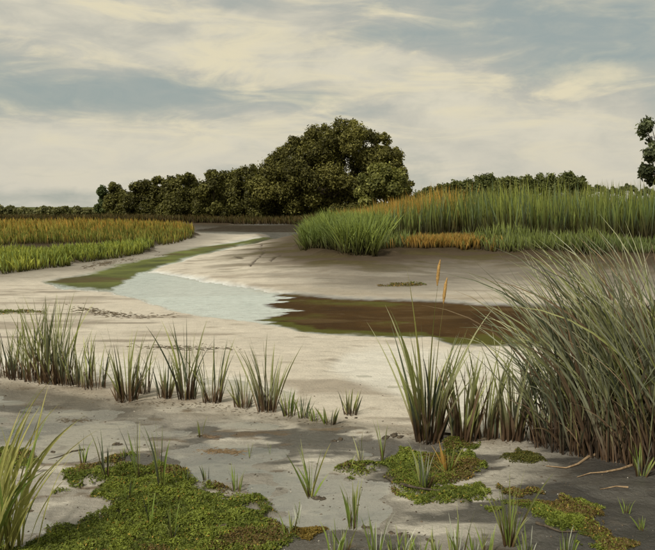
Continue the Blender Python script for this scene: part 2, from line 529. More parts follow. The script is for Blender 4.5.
def link(name, data, parent=None, loc=(0, 0, 0)):
    o = bpy.data.objects.new(name, data); col.objects.link(o)
    o.location = loc
    if parent is not None: o.parent = parent
    return o


def tag(o, label=None, cat=None, group=None, kind=None):
    if label: o['label'] = label
    if cat: o['category'] = cat
    if group: o['group'] = group
    if kind: o['kind'] = kind
    return o


# ------------------------------------------------------------------ ground and water
def build_ground():
    ys = np.concatenate([np.linspace(-7, 2.2, 14), np.geomspace(2.5, 14, 480)[:-1], np.geomspace(14, 130, 260), np.geomspace(137, 6000, 34)])
    us = np.concatenate([np.linspace(-3.2, -.72, 26), np.linspace(-.7, .7, 620), np.linspace(.72, 3.2, 26)])
    wd = np.where(ys > 2.5, ys, np.maximum(2.5, 0)) + 0 * ys
    wd = np.maximum(ys, 2.5)
    Xg = us[None, :] * wd[:, None]; Yg = np.repeat(ys[:, None], len(us), 1)
    X, Y = Xg.ravel(), Yg.ravel()
    z, c = land(X, Y, True)
    nu, ny = len(us), len(ys)
    i = (np.arange(ny - 1)[:, None] * nu + np.arange(nu - 1)[None, :]).ravel()
    faces = np.stack([i, i + 1, i + nu + 1, i + nu], 1)
    me = mesh_np('mud_flat', np.stack([X, Y, z], 1), faces, M['ground'], c, True)
    tag(link('mud_flat', me), kind='structure')


build_ground()
wv = [(-160, -6, 0), (160, -6, 0), (160, 100, 0), (-160, 100, 0)]
tag(link('creek_water', mesh_np('creek_water', wv, [(0, 1, 2, 3)], M['water'])), kind='structure')


# ------------------------------------------------------------------ trees and shrubs
def tube(pts, rad, seg=7):
    V, Fc = [], []
    pts = [np.array(p, float) for p in pts]
    for i, p in enumerate(pts):
        d = pts[min(i + 1, len(pts) - 1)] - pts[max(i - 1, 0)]
        d /= np.linalg.norm(d) + 1e-9
        a = np.cross(d, (0.3, 1, 0.1)); a /= np.linalg.norm(a) + 1e-9
        b = np.cross(d, a)
        for k in range(seg):
            t = 2 * math.pi * k / seg
            V.append(p + (a * math.cos(t) + b * math.sin(t)) * rad[i])
    for i in range(len(pts) - 1):
        for k in range(seg):
            q = (k + 1) % seg
            Fc.append((i * seg + k, i * seg + q, (i + 1) * seg + q, (i + 1) * seg + k))
    return V, Fc


def join_tubes(ts):
    V, Fc = [], []
    for v, f in ts:
        o = len(V); V += v; Fc += [tuple(i + o for i in q) for q in f]
    return V, Fc


def leaf_cloud(cent, rad, ctone, n, size, c_dark, c_lite, zsq=.85, fill=.45, down=False):
    """n small leaf sprays on the shells of clumps (centres, radii)"""
    k = len(cent)
    wgt = rad ** 2; wgt = wgt / wgt.sum()
    idx = rng.choice(k, n, p=wgt)
    d = rng.normal(size=(n, 3)); d /= np.linalg.norm(d, axis=1)[:, None]
    if not down: d[:, 2] = np.where(d[:, 2] < -.5, -d[:, 2], d[:, 2])
    rr = rad[idx] * (1 - fill * rng.random(n) ** 1.6) * (1 + .16 * rng.normal(size=n))
    p = cent[idx] + d * rr[:, None] * np.array([1, 1, zsq])
    nrm = d + rng.normal(size=(n, 3)) * .75 + np.array([0, 0, .35]); nrm /= np.linalg.norm(nrm, axis=1)[:, None]
    a = np.cross(nrm, rng.normal(size=(n, 3))); a /= np.linalg.norm(a, axis=1)[:, None]
    b = np.cross(nrm, a)
    s = size * (.55 + .9 * rng.random(n))
    a *= s[:, None]; b *= (s * (.45 + .3 * rng.random(n)))[:, None]
    V = np.stack([p - a, p + b * .9 - a * .1, p + a - nrm * (s * .25)[:, None], p - b * .9 + a * .15], 1).reshape(-1, 3)
    f = np.arange(n)[:, None] * 4
    faces = np.concatenate([f + np.array([[0, 1, 2]]), f + np.array([[0, 2, 3]])], 0)
    t = np.clip(ctone[idx] + .26 * rng.normal(size=n), 0, 1) ** 1.2
    c = np.array(c_dark)[None] * (1 - t[:, None]) + np.array(c_lite)[None] * t[:, None]
    c = np.concatenate([c, np.ones((n, 1))], 1).repeat(4, 0)
    return V, faces, c


def tree(name, label, cat, group, base, lobes, n, size, cd, cl, trunk_h, trunk_r, per=7, clump=.42, zsq=.85, fill=.45, down=False):
    """lobes: (x, y, z, r) relative to the base; each bears clumps of leaves on its shell"""
    x, y = base; z = zat(x, y) - .05
    root = tag(link(name, None, None, (x, y, z)), label, cat, group)
    cent, rad, tone = [], [], []
    for (lx, ly, lz, lr) in lobes:
        tl = random.uniform(-.12, .12)
        for _ in range(per):
            d = rng.normal(size=3); d /= np.linalg.norm(d)
            if d[2] < -.2 and not down: d[2] *= -.6
            r = lr * random.uniform(.6, 1.35) * clump
            q = np.array((lx, ly, lz)) + d * (lr - r * .75)
            q[2] = max(q[2], r * .55)
            cent.append(q); rad.append(r); tone.append(np.clip(.38 + tl + random.uniform(-.28, .32), 0, 1))
    V, faces, c = leaf_cloud(np.array(cent), np.array(rad), np.array(tone), n, size, cd, cl, zsq, fill, down)
    V[:, 2] = np.maximum(V[:, 2], .02)
    link('crown', mesh_np('crown', V, faces, M['leaf'], c), root)
    top = max(l[2] for l in lobes)
    ts = [tube([(0, 0, -.25), (.04, 0, trunk_h * .5), (0, .05, trunk_h), (lobes[0][0] * .3, 0, trunk_h + (top - trunk_h) * .6)],
               [trunk_r * 1.35, trunk_r, trunk_r * .8, trunk_r * .25])]
    for (lx, ly, lz, lr) in lobes:
        ts.append(tube([(0, 0, trunk_h * .75), (lx * .45, ly * .45, trunk_h * .8 + (lz - trunk_h) * .35), (lx, ly, lz + lr * .3)],
                       [trunk_r * .55, trunk_r * .38, trunk_r * .08], 5))
    v, f = join_tubes(ts)
    link('trunk', mesh_np('trunk', v, f, M['bark'], None, True), root)
    return root


def px_lobes(lobes, Y, bx, z0, dep=.5):
    """lobes listed as (px, py, radius px) at distance Y, relative to a base at x = bx"""
    s = Y / F
    return [((px - CX) * s - bx, random.uniform(-dep, dep) * r * s, H + (207 - py) * s - z0, r * s) for px, py, r in lobes]


DK, LT = (.050, .048, .014), (.27, .25, .070)
YB = 88.0
bx = (330 - CX) * YB / F
tree('broad_tree', 'big round broadleaf tree towering over the hedge at the creek bend', 'tree', None, (bx, YB),
     px_lobes([(300, 176, 34), (286, 190, 30), (322, 155, 28), (345, 148, 25), (368, 152, 24), (383, 165, 20), (392, 182, 18), (345, 175, 38),
               (372, 190, 28), (312, 196, 30), (340, 200, 30), (398, 198, 13), (290, 207, 15), (315, 210, 15), (345, 211, 15), (372, 209, 15), (270, 205, 17), (272, 182, 18), (300, 152, 15), (287, 163, 18), (312, 148, 17), (275, 170, 12), (392, 160, 12), (402, 186, 11), (405, 198, 9), (330, 138, 12), (352, 135, 12), (378, 144, 12)],
              YB, bx, .4, .7), 150000, .15, DK, LT, 4.0, .55, 11, .34, .9, .5, True)
bx = (385 - CX) * 80 / F
tree('bushy_tree', 'lighter green bushy tree in front of the big round tree', 'tree', None, (bx, 80),
     px_lobes([(372, 192, 18), (388, 188, 16), (400, 196, 12), (380, 178, 12), (393, 205, 14), (362, 206, 14)], 80, bx, .4, .6),
     22000, .18, (.08, .085, .024), (.30, .295, .085), 1.8, .22, 7, .45, .9, .5, True)
hedge = [(122, 192, 13, 92), (140, 191, 14, 90), (158, 189, 16, 91), (176, 187, 16, 88), (196, 187, 18, 90), (214, 183, 17, 87), (232, 183, 19, 90),
         (250, 181, 20, 87), (267, 184, 19, 92)]
for i, (px, py, r, Y) in enumerate(hedge):
    r *= 1.18
    bx = (px - CX) * Y / F
    lob = [(px + random.uniform(-3, 3), py, r * .62), (px - r * .45, py + 11, r * .6), (px + r * .45, py + 9, r * .62), (px, py + 20, r * .7), (px - r * .3, 211, r * .6), (px + r * .5, 212, r * .6),
           (px - r * .5, py + 24, r * .55), (px + r * .5, py + 24, r * .55), (px + random.uniform(-8, 8), py - r * .35, r * .34)]
    tree('hedge_tree', 'dense dark green bushy tree standing in the hedge row beside the big round tree', 'tree', 'hedge trees beyond the creek',
         (bx, Y), px_lobes(lob, Y, bx, .4, .8), 26000, .15, DK, (.215, .205, .058), 2.0, .22, 8, .5, .95, .5, True)
for px, py, r, Y in ((104, 192, 6, 96), (117, 193, 5, 97)):
    bx = (px - CX) * Y / F
    tree('sapling', 'slender pale green sapling at the open end of the hedge row', 'tree', 'saplings at the hedge end', (bx, Y),
         px_lobes([(px, py, r), (px + 1, py + 8, r), (px - 2, py + 15, r * .9)], Y, bx, .4), 2600, .17, (.06, .08, .03), (.20, .23, .085), 1.5, .1, 6, .55, 1, .5, True)
for i in range(12):
    px = -22 + i * 11.5 + random.uniform(-3, 3); Y = random.uniform(104, 114); r = random.uniform(6, 8.5)
    bx = (px - CX) * Y / F
    tree('low_shrub', 'low olive green shrub in the distant line behind the marsh grass', 'shrub', 'far shrubs behind the marsh grass', (bx, Y),
         px_lobes([(px, 211, r * .8), (px - r * .7, 213, r * .6), (px + r * .7, 212, r * .65)], Y, bx, .4), 3000, .18, (.10, .10, .042), (.30, .29, .12), .7, .1, 6, .55, 1, .5, True)
for i, (px, top, r) in enumerate([(424, 186, 11), (442, 182, 12), (462, 178, 13), (484, 173, 13), (503, 176, 12), (522, 174, 13), (543, 172, 12), (563, 171, 13), (577, 176, 9)]):
    Y = 104 + (i * 37 % 9); bx = (px - CX) * Y / F
    r *= 1.25
    tree('bush', 'mid green rounded bush in the row behind the tall reeds', 'bush', 'bushes behind the tall reeds', (bx, Y),
         px_lobes([(px, top + r * .7, r * .62), (px - r * .65, top + r * .85, r * .6), (px + r * .65, top + r * .9, r * .6), (px + r * random.uniform(-.6, .6), top + r * .3, r * .26), (px + r * random.uniform(-.8, .8), top + r * .4, r * .3), (px, top + r * 1.8, r * .9), (px - r * .6, top + r * 2.4, r * .7), (px + r * .6, top + r * 2.4, r * .7),
                   (px + r * .3, top + r * .25, r * .3)], Y, bx, .5),
         10000, .18, (.055, .065, .020), (.235, .25, .08), 1.5, .15, 8, .55, 1, .5, True)
for i, (px, top, r) in enumerate([(596, 181, 5), (612, 183, 5), (626, 180, 5), (645, 183, 5), (664, 181, 6)]):
    Y = 135 + i * 2; bx = (px - CX) * Y / F
    tree('far_bush', 'small pale hazy bush beyond the tall reeds, past the bush row', 'bush', 'small far bushes beyond the reeds', (bx, Y),
         px_lobes([(px, top + r * 1.2, r * .55), (px - r * .9, top + r * 1.6, r * .6), (px + r * .9, top + r * 1.5, r * .6), (px + r * 1.6, top + r * 1.9, r * .5), (px - r * 1.6, top + r * 2, r * .5), (px - r * .3, top + r * .8, r * .3)], Y, bx, .6),
         2600, .2, (.10, .115, .055), (.24, .26, .13), 1.0, .12, 6, .55, 1, .5, True)
bx = (672 - CX) * 60 / F
tree('loose_tree', 'tall loose grey green tree with open crown rising from the reeds', 'tree', None, (bx, 60),
     px_lobes([(650, 128, 13), (668, 122, 16), (690, 130, 18), (646, 150, 10), (662, 148, 15), (685, 155, 20), (650, 172, 11), (672, 172, 15), (695, 175, 15), (640, 126, 7), (643, 166, 7)],
              60, bx, 1.1, .7), 12500, .17, (.045, .055, .027), (.19, .21, .105), 3.2, .22, 8, .46, 1, .55, True)


# ------------------------------------------------------------------ reed and grass beds across the creek
def blades_np(X, Y, Z, h, w, lean, curl, c_base, c_mid, c_tip, lowmix=.55):
    """one strip of five triangles per blade; all arguments are arrays"""
    n = len(X)
    phi = rng.random(n) * 2 * math.pi
    wd = np.stack([np.cos(phi), np.sin(phi), np.zeros(n)], 1)
    ld = np.stack([lean[:, 0], lean[:, 1], np.zeros(n)], 1)
    base = np.stack([X, Y, Z], 1)
    def ring(t): return base + ld * (h * (t + curl * t * t * .6))[:, None] + np.array([0, 0, 1]) * (h * (t - .35 * curl * t * t))[:, None]
    p0, p1, p2, p3 = ring(0.0), ring(.35), ring(.7), ring(1.0)
    hw = (w / 2)[:, None] * wd
    V = np.stack([p0 - hw * .7, p0 + hw * .7, p1 - hw, p1 + hw, p2 - hw * .7, p2 + hw * .7, p3], 1).reshape(-1, 3)
    f = np.arange(n)[:, None] * 7
    faces = np.concatenate([f + np.array([t]) for t in ((0, 1, 3), (0, 3, 2), (2, 3, 5), (2, 5, 4), (4, 5, 6))], 0)
    one = np.ones((n, 1))
    cb, cm, ct = [np.concatenate([q, one], 1) for q in (c_base, c_mid, c_tip)]
    c = np.stack([cb, cb, cb * (1 - lowmix) + cm * lowmix, cb * (1 - lowmix) + cm * lowmix, cm, cm, ct], 1).reshape(-1, 4)
    return V, faces, c


def bed(name, label, cat, poly, n, hfun, w, greens, tips, base=(.045, .030, .016), front=0.0, lean=.16, curl=.5, clumpy=.5, tipk=.5, keep=None, lowmix=.55, bright=1.55, rag=.6):
    P = np.array(poly)
    lo, hi = P.min(0), P.max(0)
    X = np.empty(0); Y = np.empty(0)
    while len(X) < n:
        m = n * 3
        x = lo[0] + rng.random(m) * (hi[0] - lo[0])
        y = lo[1] + (hi[1] - lo[1]) * rng.random(m) ** (1 + front)
        k = sdf(x, y, poly) + fbm(x / 1.2, y / 1.2, 201, 3) * rag > 0
        k &= (fbm(x / .9, y / .9, 203, 3) * clumpy + rng.random(m)) > .25
        if keep is not None: k &= keep(x, y)
        X = np.concatenate([X, x[k]]); Y = np.concatenate([Y, y[k]])
    X, Y = X[:n], Y[:n]
    Z = land(X, Y) - .03
    t = fbm(X / 2.2, Y / 1.6, 207, 3)
    h = hfun(X, Y) * (.62 + .45 * rng.random(n)) * (1 + .30 * t)
    ln = rng.normal(size=(n, 2)) * lean + np.array([-.05, 0])
    g0, g1, g2 = [np.array(q) for q in greens]
    k1 = np.clip(.5 + 1.3 * t + .25 * rng.normal(size=n), 0, 1)[:, None]
    k2 = (rng.random(n) < .22)[:, None]
    cm = g0 * (1 - k1) + g1 * k1
    cm = np.where(k2, g2, cm) * bright * np.array([1.16, 1.03, .84]) * (.65 + .7 * rng.random((n, 1)))
    tk = (np.clip(tipk + .5 * fbm(X / 3, Y / 2, 209, 3), 0, 1) * rng.random(n) * 1.3).clip(0, 1)[:, None]
    ct = cm * (1 - tk) + np.array(tips) * tk
    cb = np.array(base)[None] * (.7 + .6 * rng.random((n, 1)))
    V, faces, c = blades_np(X, Y, Z, h, w * (.7 + .6 * rng.random(n)), ln, curl * rng.random(n), cb, cm, ct, lowmix)
    o = link(name, mesh_np(name, V, faces, M['reed'], c))
    return tag(o, label, cat, None, 'stuff')


def rbx(px, py, z): return G(px, py, z)


# tall bed on the right bank (back), front reeds, the small rusty stand, a leafy point
def rline(off):                                   # bank edge pushed inland
    return [(x + .0, y + off) for x, y in RB]


back = [(x, y + 4.2) for x, y in RB[3:]] + [(60, 34), (60, 66), (4, 66), (.6, 40)]
bed('tall_reeds', 'tall green reed bed filling the top of the far muddy bank', 'reeds', back, 38000,
    lambda x, y: (1.2 + .88 * sst(x, 0, 6.5) - .2 * sst(y, 34, 60)) * (1 + .14 * fbm(x / 5, y / 3, 235, 3)), .05, ((.055, .085, .030), (.120, .155, .042), (.070, .105, .062)),
    (.38, .27, .085), front=1.4, tipk=.30, lean=.10, curl=.35, lowmix=.3)
bed('dry_reeds', 'strip of dry orange topped reeds along the crest behind the bushy point reeds', 'reeds', [(.4, 31), (6.5, 33), (7.5, 42), (1.0, 46)], 6000,
    lambda x, y: 1.35 + .95 * sst(x, .5, 7), .05, ((.10, .10, .03), (.20, .16, .04), (.26, .16, .035)), (.46, .27, .07), tipk=1.0, lean=.12)
front = [(x, y + .1) for x, y in RB[3:]] + [(60, 24)] + [(x, y + 2.9) for x, y in RB[3:]][::-1]
def rust(x, y):
    e = np.minimum(x / y - (402 - CX) / F, (492 - CX) / F - x / y) * 24 + fbm(x / .8, y / .8, 237, 3) * .9
    return e + rng.normal(size=len(x)) * .25 > .2

bed('fringe_reeds', 'shorter green reeds fringing the edge of the far muddy bank', 'reeds', front, 15000,
    lambda x, y: .54 + .10 * sst(x, 2, 8) + .34 * fbm(x / 1.5, y / 1.2, 239, 3), .04, ((.050, .075, .026), (.105, .140, .044), (.085, .115, .06)), (.24, .24, .10), tipk=.3, lean=.16,
    keep=lambda x, y: ~rust(x, y) | (rng.random(len(x)) < .12))
bed('rusty_grass', 'small orange rust coloured grass patch at the edge of the far bank', 'grass', front, 4200,
    lambda x, y: .40 + .2 * fbm(x / 1.2, y / 1.2, 241, 3), .04, ((.15, .10, .026), (.20, .135, .038), (.10, .11, .035)), (.40, .27, .09), tipk=.6, keep=rust, lean=.16)
point = [RB[0], RB[1], RB[2], RB[3], G(372, 254, .5), G(385, 246, .5), G(350, 236, .5), G(318, 236, .5)]
bed('point_reeds', 'bright bushy reeds on the tip of the far bank beside the sand point', 'reeds', point, 11000,
    lambda x, y: .95 + .35 * sst(x, -1.0, .2), .042, ((.060, .090, .026), (.130, .175, .046), (.09, .13, .05)), (.22, .27, .09), lean=.24, curl=.8, tipk=.35)
# left bank: front grass, back grass with dry tops
lf = [G(x, y, .2) for x, y in ((-420, 296), (-200, 284), (0, 269.5), (40, 266), (76, 262), (112, 256), (147, 250), (149, 245), (100, 250.5), (40, 254.5), (-60, 259.5), (-420, 270))]
bed('bright_grass', 'bright green marsh grass along the crumbling edge of the grassy bank', 'grass', lf, 16000,
    lambda x, y: .50 + .16 * fbm(x / 1.6, y / 1.2, 231, 3), .040, ((.095, .130, .026), (.185, .22, .045), (.12, .17, .055)), (.32, .34, .09), lean=.2, curl=.7, tipk=.4)
lm = [G(x, y, .25) for x, y in ((-420, 256), (-60, 248), (40, 244.5), (100, 242.5), (155, 243.5), (194, 236), (194, 233), (100, 234), (-100, 236), (-420, 242))]
bed('ochre_grass', 'ochre tinged green marsh grass in the middle of the grassy bank', 'grass', lm, 15000,
    lambda x, y: .62 + .1 * fbm(x / 2.5, y / 2, 233, 3), .05, ((.070, .090, .022), (.135, .155, .036), (.17, .13, .035)), (.34, .25, .06), lean=.15, tipk=.45)
lbk = [G(x, y, .3) for x, y in ((-420, 246), (-100, 240), (100, 236), (194, 233), (190, 229), (180, 227), (100, 225), (-100, 225), (-420, 226))]
bed('dry_grass', 'tall grass with dry orange tops at the back of the grassy bank', 'grass', lbk, 18000,
    lambda x, y: .85 + 0 * x, .075, ((.085, .095, .022), (.15, .145, .035), (.23, .15, .035)), (.46, .27, .06), lean=.12, tipk=.8)
hb = [G(x, y, .35) for x, y in ((-100, 224.0), (60, 224.0), (190, 224.0), (300, 223.0), (320, 222), (320, 220.5), (-100, 220.5))]
bed('brown_sedge', 'dark brown sedge at the foot of the hedge beyond the creek', 'sedge', [(-46, 84), (-.5, 80), (-.5, 88), (-46, 92)], 12000,
    lambda x, y: .9 + 0 * x, .1, ((.030, .024, .012), (.055, .045, .018), (.04, .045, .015)), (.12, .09, .03), lean=.2, tipk=.3)


# ------------------------------------------------------------------ blades for the near plants
NSH = 8
TW = [(1.3, .4), (.9, 1.9), (-1.2, -.3), (.3, 1.5), (-.4, -1.6), (1.0, .2), (.5, 1.8), (-1.5, -.6)]
BENDS = [.12, .3, .5, .75, 1.05, 1.45, 1.9, .2]


def blade_mesh(bend, mat, wid=.024, rings=10, t0=0.0, t1=0.0):
    V, Fc = [], []
    x = z = 0.0
    for i in range(rings):
        s = i / (rings - 1)
        th = bend * s ** 1.6
        if i: x += math.sin(th) / (rings - 1); z += math.cos(th) / (rings - 1)
        w = wid * (.62 + .55 * math.sin(min(1, s * 1.9) * math.pi / 2)) * (1 - s ** 2.2) + wid * .03
        nx, nz = math.cos(th), -math.sin(th)
        tw = t0 + (t1 - t0) * s                       # the blade twists along its length
        wx, wy = math.sin(tw), math.cos(tw)
        ax, ay, az_ = nx * wx, wy, nz * wx
        kx, ky, kz = nx * wy, -wx, nz * wy
        V += [(x - ax * w / 2, -ay * w / 2, z - az_ * w / 2), (x - kx * w * .2, -ky * w * .2, z - kz * w * .2), (x + ax * w / 2, ay * w / 2, z + az_ * w / 2)]
    for i in range(rings - 1):
        a = i * 3
        for q in (0, 1): Fc.append((a + q, a + q + 1, a + q + 4, a + q + 3))
    return mesh_np('blade', V, Fc, M[mat], None, True)


BL = {}


LEV = [.010, .014, .019, .026, .036, .05, .07]


def blade_of(mat, s, rel=.019):
    rel = min(LEV, key=lambda q: abs(math.log(q / rel)))
    if (mat, s, rel) not in BL: BL[(mat, s, rel)] = blade_mesh(BENDS[s], mat, rel, t0=TW[s][0], t1=TW[s][1])
    return BL[(mat, s, rel)]


def seed_mesh():
    pts = [(0, 0, 0), (0, 0, .06), (.004, 0, .16), (.012, 0, .22)]
    v, f = tube(pts, [.004, .014, .013, .003], 7)
    return mesh_np('seed_head', v, f, M['seed'], None, True)


def tuft(name, label, cat, group, px, py, top, n, mix, spread=.35, rb=.05, wid=1.0, dirn=None, dirk=0.0, bends=(0, 0, 1, 1, 2, 7), dead=0, lmin=.38, base=None, hh=None, sink=.015, cap=.8, dens=1.7):
    """a clump of separate blades; mix is a list of material names to draw from"""
    x, y, z = base if base else place(px, py)
    h = hh or (py - top) * math.hypot(y, H * .4) / F * 1.04
    root = tag(link(name, None, None, (x, y, z)), label, cat, group)
    n = int(n * dens); N = n + dead
    a = rng.random(N) * 2 * math.pi; r = rb * np.sqrt(rng.random(N))
    ox, oy = r * np.cos(a) * 1.25, r * np.sin(a)
    oz = land(x + ox, y + oy) - z
    for i in range(N):
        isd = i >= n
        s = random.choice(bends)
        L = h * (random.uniform(lmin, 1.0) if i > 1 else random.uniform(.95, 1.03))
        mt = random.choice(mix)
        if isd: L = h * random.uniform(.16, .42); mt = random.choice(('brown', 'brown', 'dark'))
        phi = random.uniform(0, 2 * math.pi) if (r[i] < rb * .3) else math.atan2(oy[i], ox[i]) + random.uniform(-.7, .7)
        if dirn is not None and random.random() < dirk: phi = dirn + random.gauss(0, .45)
        # seen across the view more than along it, as clumps fan out
        tilt = abs(random.gauss(0, spread)) * (1.2 if isd else 1)
        tilt = min(tilt, cap)
        L = L / max(.45, math.cos(tilt) * (1 - .11 * BENDS[s] ** 2))
        o = link('blade', blade_of(mt, s, .0215 * wid * random.uniform(.6, 1.25) / L), root, (ox[i], oy[i], oz[i] - sink))
        o.rotation_euler = (random.uniform(-.08, .08), tilt, phi)
        o.scale = (L, L, L)
    return root, h


# ------------------------------------------------------------------ row of tufts along the edge of the flat
ROW = 'reed tufts along the edge of the flat'
LMIX = ['green', 'green', 'grey', 'grey', 'dark', 'slate']
left_big = [(6, 377, 322, 16), (22, 379, 312, 18), (36, 381, 297, 22), (50, 383, 294, 24), (64, 384, 298, 20), (79, 385, 332, 14), (94, 388, 340, 14)]
for px, py, top, n in left_big:
    tuft('reed_tuft', 'grey green reed tuft in the dense cluster opposite the grassy bank', 'reed tuft', 'tufts in the dense reed cluster',
         px, py, top - 4, n, LMIX, .15, .11, .8, dead=14)
singles = [
    (127, 400, 324, 24, 'broad reed tuft with brown foot mirrored in the wet mud', .30, .09, 12),
    (144, 393, 348, 10, 'slim short reed tuft behind the broad brown footed tuft', .2, .05, 5),
    (165, 398, 346, 14, 'short green reed tuft between the broad tuft and a twin tuft', .22, .06, 7),
    (187, 399, 319, 17, 'tall narrow reed tuft with a dark foot', .2, .07, 8),
    (212, 402, 334, 17, 'reed tuft with spread tips next to the narrow dark footed tuft', .26, .08, 9),
    (243, 407, 372, 14, 'low brown footed tuft beside the tallest tuft of the row end', .32, .07, 10),
    (268, 411, 336, 24, 'tall bushy reed tuft at the head of the line of small tufts', .24, .08, 10),
    (350, 415, 390, 12, 'small lone dark green tuft on bare pale sand', .3, .05, 4)]
for px, py, top, n, lab, sp, rb, dd in singles:
    tuft('reed_tuft', lab, 'reed tuft', ROW, px, py, top - 4, n, LMIX, sp * .6, rb, .8, dead=dd + 6)
for px, py, top, n in ((289, 416, 384, 12), (303, 418, 392, 11), (316, 421, 401, 8), (330, 424, 402, 10)):
    tuft('reed_tuft', 'small green tuft in the short line trailing from the tall bushy tuft', 'reed tuft', 'line of small tufts',
         px, py, top, n, ['green', 'green', 'fresh', 'dark'], .18, .045, .7, dead=5)

# cattail clump and its neighbours
rt, h = tuft('cattail_clump', 'tall cattail clump with orange seed heads at the edge of the shallows', 'cattail', None, 428, 440, 300, 36,
             ['green', 'green', 'grey', 'grey', 'dark'], .16, .09, 1.0, dead=20, bends=(0, 1, 1, 2, 2, 7), lmin=.36)
sm = seed_mesh()
for dx, L, tilt, phi in ((.00, 1.44, .0, 0.0), (.03, 1.28, .03, .2), (-.03, 1.5, .06, 2.9)):
    st = link('stem', blade_of('straw', 0, .014), rt, (dx, .0, -.01)); st.scale = (L, L, L); st.rotation_euler = (0, tilt, phi)
    st.rotation_euler[0] = 0
    if dx >= 0:
        tx, tz = .046 * L * .88, L * .93               # a little below the tip of the slightly bent stem
        rx, rz = tx * math.cos(tilt) + tz * math.sin(tilt), -tx * math.sin(tilt) + tz * math.cos(tilt)
        sd = link('seed_head', sm, rt, (dx + rx * math.cos(phi), rx * math.sin(phi), rz - .02))
        sd.rotation_euler = (0, tilt + .05, phi)
for px, py, top, n, lab, sp, mix in (
        (463, 439, 350, 34, 'bushy brown footed reed tuft right beside the cattail clump', .26, ['green', 'green', 'grey', 'brown']),
        (487, 437, 334, 18, 'upright light green reed tuft between two bushy tufts in the shallows', .15, ['green', 'grey', 'grey']),
        (513, 440, 324, 24, 'fanned reed tuft in the shallows before the great reed stand', .2, ['green', 'grey', 'grey', 'dark']),
        (537, 441, 345, 16, 'thin leaning reed tuft touching the great reed stand', .2, ['grey', 'brown', 'slate'])):
    tuft('reed_tuft', lab, 'reed tuft', 'reed tufts in the shallows', px, py, top, n, mix, sp * .65, .085, .95, dead=16)

# the great leaning reed stand
RMIX = ['slate', 'slate', 'slate', 'grey', 'grey', 'green', 'dark', 'brown']
for px, py, top, n, sp in ((556, 444, 300, 40, .22), (578, 449, 268, 56, .24), (598, 452, 240, 62, .22), (618, 457, 236, 64, .2), (640, 462, 225, 64, .2),
                           (662, 466, 216, 60, .2), (690, 470, 220, 50, .22), (588, 440, 262, 50, .24), (628, 443, 232, 56, .2), (668, 448, 224, 50, .2)):
    tuft('tall_reed', 'tall leaning grey green reed clump in the great stand at the muddy corner', 'reed clump', 'clumps of the great reed stand',
         px, py, top, n, RMIX, sp * .85, .17, .62, dens=1.8, dirn=math.pi, dirk=.5, bends=(1, 2, 2, 3, 3, 4), dead=26, lmin=.45, cap=.55)

# ------------------------------------------------------------------ near plants on the mud and the mats
def sprigs(lst, label, cat, group, mix, **kw):
    for px, py, top, n in lst:
        tuft('sprig', label, cat, group, px, py, top, n, mix, **kw)


sprigs(((200.5, 437, 415, 4), (250, 457, 441, 3), (269, 453, 441, 3), (361, 464, 432, 7), (383, 462, 416, 5), (351, 466, 450, 2)),
       'tiny thin green sprig on bare wet mud', 'sprig', 'tiny sprigs on bare mud', ['green', 'fresh', 'grey'], spread=.14, rb=.012, wid=.5, dens=1.0)
sprigs(((84, 463, 432, 7), (106, 476, 424, 8), (124, 459, 445, 4), (140, 476, 417, 9), (161, 487, 414, 11), (177, 476, 458, 4), (188, 480, 462, 3), (207, 480, 462, 4),
        (237, 491, 461, 7), (150, 525, 490, 6), (172, 538, 500, 5), (128, 500, 474, 5)),
       'thin upright green sprig growing from the large green mat', 'sprig', 'sprigs on the large green mat', ['green', 'fresh', 'fresh', 'dark'], spread=.14, rb=.02, wid=.5, dens=1.3)
tuft('sprig', 'yellow footed green tuft on grey mud with a dark clod beside it', 'sprig', None, 311, 496, 442, 12, ['fresh', 'green', 'straw'], .22, .02, .6)
tuft('sprig', 'upright green tuft with yellow foot on grey mud by a dark stick', 'sprig', None, 353, 527, 474, 11, ['fresh', 'green'], .13, .02, .65)
tuft('sprig', 'spreading green tuft on the mud just before the mat with orange flecks', 'sprig', None, 509, 546, 464, 18, ['fresh', 'green', 'green'], .17, .025, .55)
tuft('sprig', 'tall green tuft rising out of the mat below the cattails', 'sprig', None, 424, 486, 434, 15, ['green', 'fresh', 'dark', 'pale'], .15, .03, .65)
tuft('sprig', 'orange withered tuft on the mat below the cattails', 'sprig', None, 447, 471, 440, 12, ['orange', 'orange', 'straw', 'fresh'], .28, .03, .6)
tuft('sprig', 'light green leafy tuft at the foot of the great reed stand', 'sprig', None, 641, 476, 438, 12, ['fresh', 'pale', 'green'], .25, .03, .7)
sprigs(((626, 513, 493, 6), (644, 530, 511, 6)), 'short green sprig in the dark wet mud below the great reed stand', 'sprig', 'sprigs in dark mud',
       ['green', 'fresh'], spread=.2, rb=.02, wid=.6)
sprigs(((335, 555, 514, 8), (346, 552, 518, 4), (375, 556, 502, 9), (405, 556, 524, 9), (393, 553, 528, 5), (436, 557, 526, 9), (457, 557, 506, 10), (476, 557, 524, 7),
        (488, 556, 522, 5), (527, 556, 524, 9), (566, 556, 520, 9), (290, 532, 504, 6), (299, 522, 500, 3), (420, 556, 530, 6)),
       'thin green tuft in the loose front row on the wet mud', 'sprig', 'loose front row of tufts', ['fresh', 'green', 'fresh', 'pale'], spread=.14, rb=.03, wid=.44, dens=1.9)
# big arching grass
for px, py, top, n in ((-14, 556, 372, 20), (4, 552, 400, 18), (22, 548, 385, 10)):
    tuft('arching_grass', 'tall yellow green grass clump arching over the large green mat', 'grass clump', 'arching grass clumps',
         px, py, top, n, ['straw', 'straw', 'straw', 'fresh'], .24, .07, .85, dens=1.0, dirn=.15, dirk=.7, bends=(1, 2, 2, 3, 3), lmin=.4, cap=.42)


